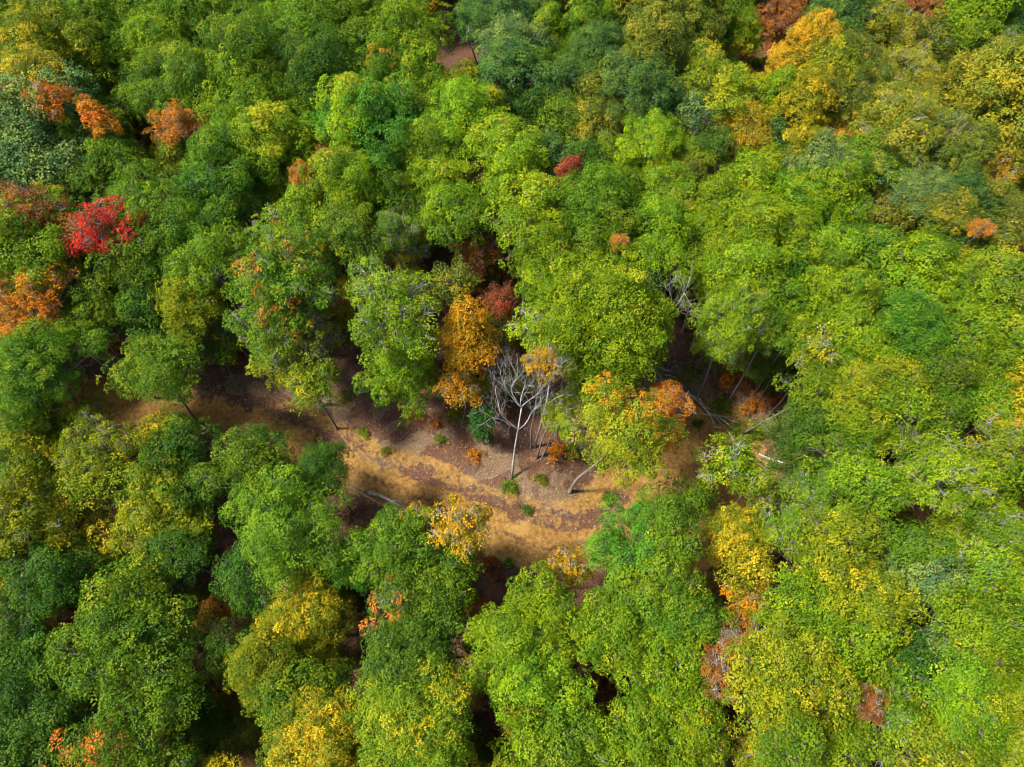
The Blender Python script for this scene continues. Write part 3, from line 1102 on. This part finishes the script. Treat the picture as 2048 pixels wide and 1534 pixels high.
shrub(1395, 848, .5, 'D', 'dark weed clump on the upper leg of the dirt road', 22)
shrub(1018, 1128, .5, 'T', 'bright green weed at the lower margin of the dirt road', 23)
shrub(728, 865, .7, 'G', 'low green weed clump on the litter bank below the big bank tree', 24, tall=.5)
shrub(772, 905, .6, 'V', 'olive weed clump on the bank above the dirt road', 25, tall=.5)
for i_, (a_, b_, R_, c_, l_) in enumerate([(1422, 722, 1.6, 'G', 'green shrub in the shade left of the long bare leaning trunk'), (1532, 762, 1.7, 'G', 'leafy green shrub between the far leaning trunks'),
        (1385, 745, 1.4, 'V', 'olive shrub at the upper end of the brush pile'), (1510, 872, 1.5, 'G', 'green shrub at the foot of the outermost leaning trunk'), (1560, 852, 1.6, 'D', 'dark green shrub in the shade below the leaning trunks'),
        (1545, 800, 1.3, 'U', 'rust shrub among the leaning trunks'), (1350, 770, 1.1, 'V', 'olive shrub leaning over the brush pile'), (560, 745, 1.5, 'D', 'dark green shrub under the big open bank tree'),
        (690, 800, 1.3, 'V', 'olive shrub on the leaf litter between two bank trees'), (300, 690, 1.6, 'D', 'dark green shrub in the shade behind the ball-domed tree'), (235, 700, 1.5, 'U', 'rust-brown shrub on the slope beside the leaning lime tree'),
        (880, 880, .7, 'G', 'low green shrub on the litter bank left of the small orange shrub'), (1195, 930, 1.0, 'G', 'green shrub beside the pale trunk in the road bend'), (1085, 960, .8, 'V', 'low olive shrub on the knoll beside the bare dead tree')]):
    shrub(a_, b_, R_, c_, l_, 300 + i_, tall=.75)
def sapling(px, py, label):
    rng = np.random.default_rng(77); b = hit(px, py, 0)
    root = link('tiered_sapling', None, label=label, category='sapling'); root.location = b
    link('trunk', mesh_tubes('trunk', [(np.array([[0, 0, -.1], [.05, 0, 3], [.0, .1, 6], [0, 0, 8.2]]), [.09, .07, .05, .02])], M_BARK, 5), root)
    for z, R in ((2.6, .95), (5.0, 1.35), (7.2, 1.25)):
        n = int(60 * R * R)
        u = unit(rng.normal(size=(n, 3)))
        P = u * R * rng.uniform(.5, 1.05, (n, 1)) * np.array([1, 1, .62]) + np.array([0, 0, z])
        leaf_object('foliage_tier', P, unit(u + np.array([0, 0, .6])), 16, .19, root, (.030, .105, .018), rng, .05)
sapling(968, 888, 'dark green sapling with three stacked tiers of leaves above the orange shrub')

# ------------------------------------------------------------------ fallen wood
def fallen(name, label, a_px, b_px, r0, seed, mat, cat, lift=(0.0, .25), twigs=0, group=None):
    rng = np.random.default_rng(seed)
    a = hit(*a_px, r0 * .7 + lift[0]); b = hit(*b_px, r0 * .4 + lift[1])
    mid = (a + b) / 2
    root = link(name, None, label=label, category=cat); root.location = mid
    if group: root['group'] = group
    L = bend_line(a - mid, b - mid, rng, 7, .035)
    link('stem', mesh_tubes('stem', [(L, np.linspace(r0, r0 * .45, 7))], mat, 7), root)
    for k in range(twigs):
        q = L[rng.integers(2, 7)]; ln = np.linalg.norm(b - a)
        nd = unit(unit(b - a) + rng.normal(0, .6, 3) + np.array([0, 0, .25]))
        out = []; grow(rng, q, nd, ln * rng.uniform(.15, .3), r0 * .38, 1, out, .5, (2, 2), .1)
        link('branch', mesh_tubes('branch', out, mat, 4), root)
    return root
fallen('fallen_log', 'grey fallen log at the shaded lower edge of the dirt road', (738, 985), (818, 1022), .26, 1, M_DRIFT, 'log', twigs=1)
fallen('fallen_log', 'thin fallen pole beside the grey log below the dirt road', (700, 975), (775, 1012), .12, 2, M_DRIFT, 'log', twigs=2)
fallen('fallen_log', 'bleached brown broken trunk lying in a gap near the bottom edge', (1435, 1442), (1500, 1492), .3, 3, M_DRIFT, 'log', lift=(3, 2.0), twigs=3)
fallen('fallen_branch', 'long white dead branch hanging out beyond the thin roadside tree', (1518, 908), (1592, 938), .14, 4, M_LIMB, 'branch', lift=(4, 4), twigs=3)
fallen('fallen_branch', 'white dead limb lying in the crowns near the lower edge of the wood', (1940, 1395), (1995, 1412), .14, 5, M_LIMB, 'branch', lift=(13, 13), twigs=4)
fallen('fallen_log', 'pale log lying under the lime-green crowns below the thin roadside tree', (1595, 1063), (1625, 1045), .2, 6, M_DRIFT, 'log', lift=(6, 6))
rng_b = np.random.default_rng(88)
for i in range(22):
    t = i / 21
    cx = 1310 + 165 * t + rng_b.normal(0, 5); cy = 740 + 125 * t + rng_b.normal(0, 9)
    L = rng_b.uniform(22, 62); an = math.atan2(125, 165) + rng_b.normal(0, .38)
    fallen('brush_branch', 'weathered dead branch in the brush pile along the upper road edge', (cx - L / 2 * math.cos(an), cy - L / 2 * math.sin(an)),
           (cx + L / 2 * math.cos(an), cy + L / 2 * math.sin(an)), rng_b.uniform(.06, .17), 200 + i, M_DRIFT, 'branch', lift=(rng_b.uniform(0, .5), rng_b.uniform(0, .9)), twigs=int(rng_b.integers(0, 3)),
           group='brush pile along the upper road edge')

# ------------------------------------------------------------------ stuff: leaf litter, undergrowth, wood beyond the picture
def on_ground(x, y, h=0.0):
    return np.stack([x, y, ground(x, y) + h], 1)
rng_s = np.random.default_rng(5)
n = 60000
x = rng_s.uniform(-56, 42, n); y = rng_s.uniform(18, 60, n)
d, s, al = poly_dist(x, y, ROAD); e = d - road_w(al)
keep = rng_s.random(n) < np.where(e < -.5, .10, np.where(s > 0, np.clip(1 - e / 22, .1, 1), .4))
x, y = x[keep], y[keep]
P = on_ground(x, y, .025)
d = unit(rng_s.normal(size=(len(P), 3)) * np.array([1, 1, .25])); nn = unit(np.array([0, 0, 1.]) + rng_s.normal(0, .35, (len(P), 3)))
sdv = unit(np.cross(d, nn)); L = rng_s.uniform(.07, .17, (len(P), 1))
Q = np.stack([P, P + d * L * .5 + sdv * L * .35, P + d * L, P + d * L * .5 - sdv * L * .35], 1); Q[:, :, 2] += .01
link('fallen_leaves', mesh_quads('fallen_leaves', Q, {'leaf': rng_s.random(len(Q))}, M_LITTER), kind='stuff', label='dry brown fallen leaves strewn over the bank and road', category='leaves')

M_STONE = bark_material('stone', (.14, .10, .06), (.38, .29, .18), 2)
# dry grass, seedlings and twigs on the banks and the road margins
def bank_growth(name, n, seed, lo, hi, size, wid, up, mat, label, cat):
    rng = np.random.default_rng(seed)
    x = rng.uniform(-56, 42, n * 4); y = rng.uniform(18, 60, n * 4)
    d, s, al = poly_dist(x, y, ROAD); e = d - road_w(al)
    k = (e > lo) & (e < hi) & (fbm(x, y, 2.6, seed) > .5)
    x, y = x[k][:n], y[k][:n]
    m = 6
    P = np.repeat(on_ground(x, y, 0), m, 0) + rng.normal(0, .09, (len(x) * m, 3)) * np.array([1, 1, 0])
    d = unit(rng.normal(size=P.shape) * np.array([1, 1, .3]) + np.array([0, 0, up])); sdv = unit(np.cross(d, rng.normal(size=P.shape)))
    L = size * rng.uniform(.5, 1.4, (len(P), 1))
    Q = np.stack([P - sdv * wid, P + sdv * wid, P + d * L + sdv * wid * .3, P + d * L - sdv * wid * .3], 1)
    o = link(name, mesh_quads(name, Q, {'leaf': rng.random(len(Q)), 'tuft': np.repeat(rng.random(len(x)), m)}, mat), kind='stuff', label=label, category=cat)
    return o
M_STRAW = litter_material('straw', [(.30, .22, .12), (.22, .16, .07), (.38, .29, .17), (.14, .15, .04), (.18, .12, .06)])
M_TWIG = litter_material('twigs', [(.16, .12, .09), (.26, .22, .18), (.10, .07, .05), (.34, .30, .26)])
bank_growth('dry_grass', 2600, 5, -1.2, 7, .32, .018, .9, M_STRAW, 'sparse dry grass on the road bank', 'grass')
bank_growth('twig_litter', 700, 6, -1.0, 12, .75, .016, .12, M_TWIG, 'loose twigs strewn over the bank', 'twigs')
go_ = bank_growth('seedling_growth', 700, 7, -2.4, 9, .16, .05, .6, M_LEAF, 'low green seedlings dotted along the road', 'weeds')
go_.color = (.07, .13, .012, .2); go_['turned_colour'] = (.2, .16, .02); go_['turned_side'] = (0., 0., 0.)
# stones on the road
rng_r = np.random.default_rng(44)
x = rng_r.uniform(-56, 42, 16000); y = rng_r.uniform(18, 60, 16000)
d, s, al = poly_dist(x, y, ROAD); k = (d < road_w(al) + 1.0)
x, y = x[k][:2200], y[k][:2200]; B = on_ground(x, y, .01); V = []; Fc = []
for i in range(len(x)):
    r_ = .03 + .09 * rng_r.random() ** 3; o = len(V); q = rng_r.uniform(.6, 1.3, (6, 1)) * r_
    V += list(B[i] + np.array([[1, .2, 0], [-.2, 1, 0], [-1, -.1, 0], [.1, -1, 0], [0, .1, .8], [.1, 0, -.8]]) * q)
    Fc += [(o, o + 1, o + 4), (o + 1, o + 2, o + 4), (o + 2, o + 3, o + 4), (o + 3, o, o + 4), (o + 1, o, o + 5), (o + 2, o + 1, o + 5), (o + 3, o + 2, o + 5), (o, o + 3, o + 5)]
me = bpy.data.meshes.new('gravel'); me.from_pydata([tuple(v) for v in V], [], Fc); me.materials.append(M_STONE)
link('gravel', me, kind='stuff', label='loose stones and clods strewn over the ochre dirt road', category='gravel')
def undergrowth(name, n, seed, cols, R, label):
    rng = np.random.default_rng(seed)
    x = rng.uniform(-95, 95, n * 3); y = rng.uniform(-8, 125, n * 3)
    d, s, al = poly_dist(x, y, ROAD); e = d - road_w(al)
    k = (e > np.where(s > 0, 6.5, 1.5)) & (fbm(x, y, 7, 40 + seed) > .46)
    x, y = x[k][:n], y[k][:n]
    B = on_ground(x, y)
    m = 7
    P = np.repeat(B, m, 0); u = unit(rng.normal(size=(len(P), 3))); u[:, 2] = np.abs(u[:, 2])
    P = P + u * R * rng.uniform(.3, 1, (len(P), 1)) + np.array([0, 0, .15])
    Q, tf, lf = leaves_at(P, unit(u + np.array([0, 0, .8])), rng, 7, .26)
    o = link(name, mesh_quads(name, Q, {'tuft': tf, 'leaf': lf}, M_LEAF), kind='stuff', label=label, category='undergrowth')
    o.color = (*cols[0], cols[1]); o['turned_colour'] = cols[2]; o['turned_side'] = (0., 0., 0.)
undergrowth('undergrowth', 1500, 11, ((.035, .085, .014), .35, (.16, .075, .02)), .9, 'dark green undergrowth on the forest floor between the trunks')
undergrowth('rusty_undergrowth', 700, 12, ((.14, .055, .018), .4, (.20, .12, .02)), .8, 'rust-brown undergrowth on the forest floor in the gaps')

lib = bpy.data.collections.new('surrounding_crowns')
rng_f = np.random.default_rng(9)
lib2 = bpy.data.collections.new('thicket_crowns')
for i, (pi, c) in enumerate([(0, 'G'), (1, 'L'), (3, 'L'), (4, 'G'), (12, 'y'), (9, 'V'), (5, 'y'), (6, 'D'), (7, 'G'), (19, 'V'), (15, 'D'), (19, 'U')]):
    o = bpy.data.objects.new('surrounding_crown', PROTOS[pi]['crown']); (lib if i < 7 else lib2).objects.link(o)
    o.color = (*C_[c][0], .2); o['turned_colour'] = C_[c][2]; o['turned_side'] = (0., 0., .2)
def scatter(name, pts, smin, smax, seed, label, lib=lib):
    me = bpy.data.meshes.new(name); me.from_pydata([tuple(p) for p in pts], [], [])
    o = link(name, me, kind='stuff', label=label, category='trees')
    ng = bpy.data.node_groups.new(name, 'GeometryNodeTree')
    ng.interface.new_socket('Geometry', in_out='INPUT', socket_type='NodeSocketGeometry')
    ng.interface.new_socket('Geometry', in_out='OUTPUT', socket_type='NodeSocketGeometry')
    N = ng.nodes; K = ng.links
    gi = N.new('NodeGroupInput'); go = N.new('NodeGroupOutput')
    ci = N.new('GeometryNodeCollectionInfo'); ci.inputs['Collection'].default_value = lib
    ci.inputs['Separate Children'].default_value = True; ci.inputs['Reset Children'].default_value = True
    ip = N.new('GeometryNodeInstanceOnPoints'); ip.inputs['Pick Instance'].default_value = True
    rv = N.new('FunctionNodeRandomValue'); rv.data_type = 'FLOAT_VECTOR'
    rv.inputs[1].default_value = (.06, .06, 6.28); rv.inputs['Seed'].default_value = seed
    rs_ = N.new('FunctionNodeRandomValue'); rs_.data_type = 'FLOAT'; rs_.inputs[2].default_value = smin; rs_.inputs[3].default_value = smax; rs_.inputs['Seed'].default_value = seed + 1
    K.new(gi.outputs[0], ip.inputs['Points']); K.new(ci.outputs[0], ip.inputs['Instance'])
    K.new(rv.outputs[0], ip.inputs['Rotation']); K.new(rs_.outputs[1], ip.inputs['Scale'])
    K.new(ip.outputs[0], go.inputs[0])
    md = o.modifiers.new('scatter', 'NODES'); md.node_group = ng
    return o
pts = []; low = []
TX = np.array(TREE_XY)
for gx_ in np.arange(-125, 126, 6.2):
    for gy_ in np.arange(-28, 165, 6.2):
        x = gx_ + rng_f.uniform(-1.8, 1.8); y = gy_ + rng_f.uniform(-1.8, 1.8)
        z = gz(x, y)
        u, v = project((x, y, z + 13.5))
        dd = np.hypot(TX[:, 0] - x, TX[:, 1] - y)
        if u < -50 or u > 2098 or v < -45 or v > 1585:
            if (dd > TX[:, 3] * .75 + 1.6).all(): pts.append((x, y, z + 13.0))
link_pts = scatter('surrounding_wood', pts, .85, 1.1, 3, 'dense mixed wood continuing all around beyond the picture')
CLEAR = [hit(890, 30), hit(893, 70), hit(905, 110), hit(925, 135)]
# low thicket wherever no crown stands above, away from the road
for gx_ in np.arange(-95, 96, 3.4):
    for gy_ in np.arange(-8, 130, 3.4):
        x = gx_ + rng_f.uniform(-1.4, 1.4); y = gy_ + rng_f.uniform(-1.4, 1.4)
        d, s, al = poly_dist([x], [y], ROAD); e = d[0] - road_w(al[0])
        if e < (8.0 if s[0] > 0 else 3.0) or rng_f.random() < .25: continue
        if min(math.hypot(q[0] - x, q[1] - y) for q in CLEAR) < 6.0: continue
        low.append((x, y, gz(x, y) + rng_f.uniform(.6, 4.6)))
scatter('understory_thicket', low, .55, .95, 8, 'dim understory thicket filling the gaps beneath the crowns', lib2)
print('trees', len(rows), 'surrounding', len(pts), 'thicket', len(low))
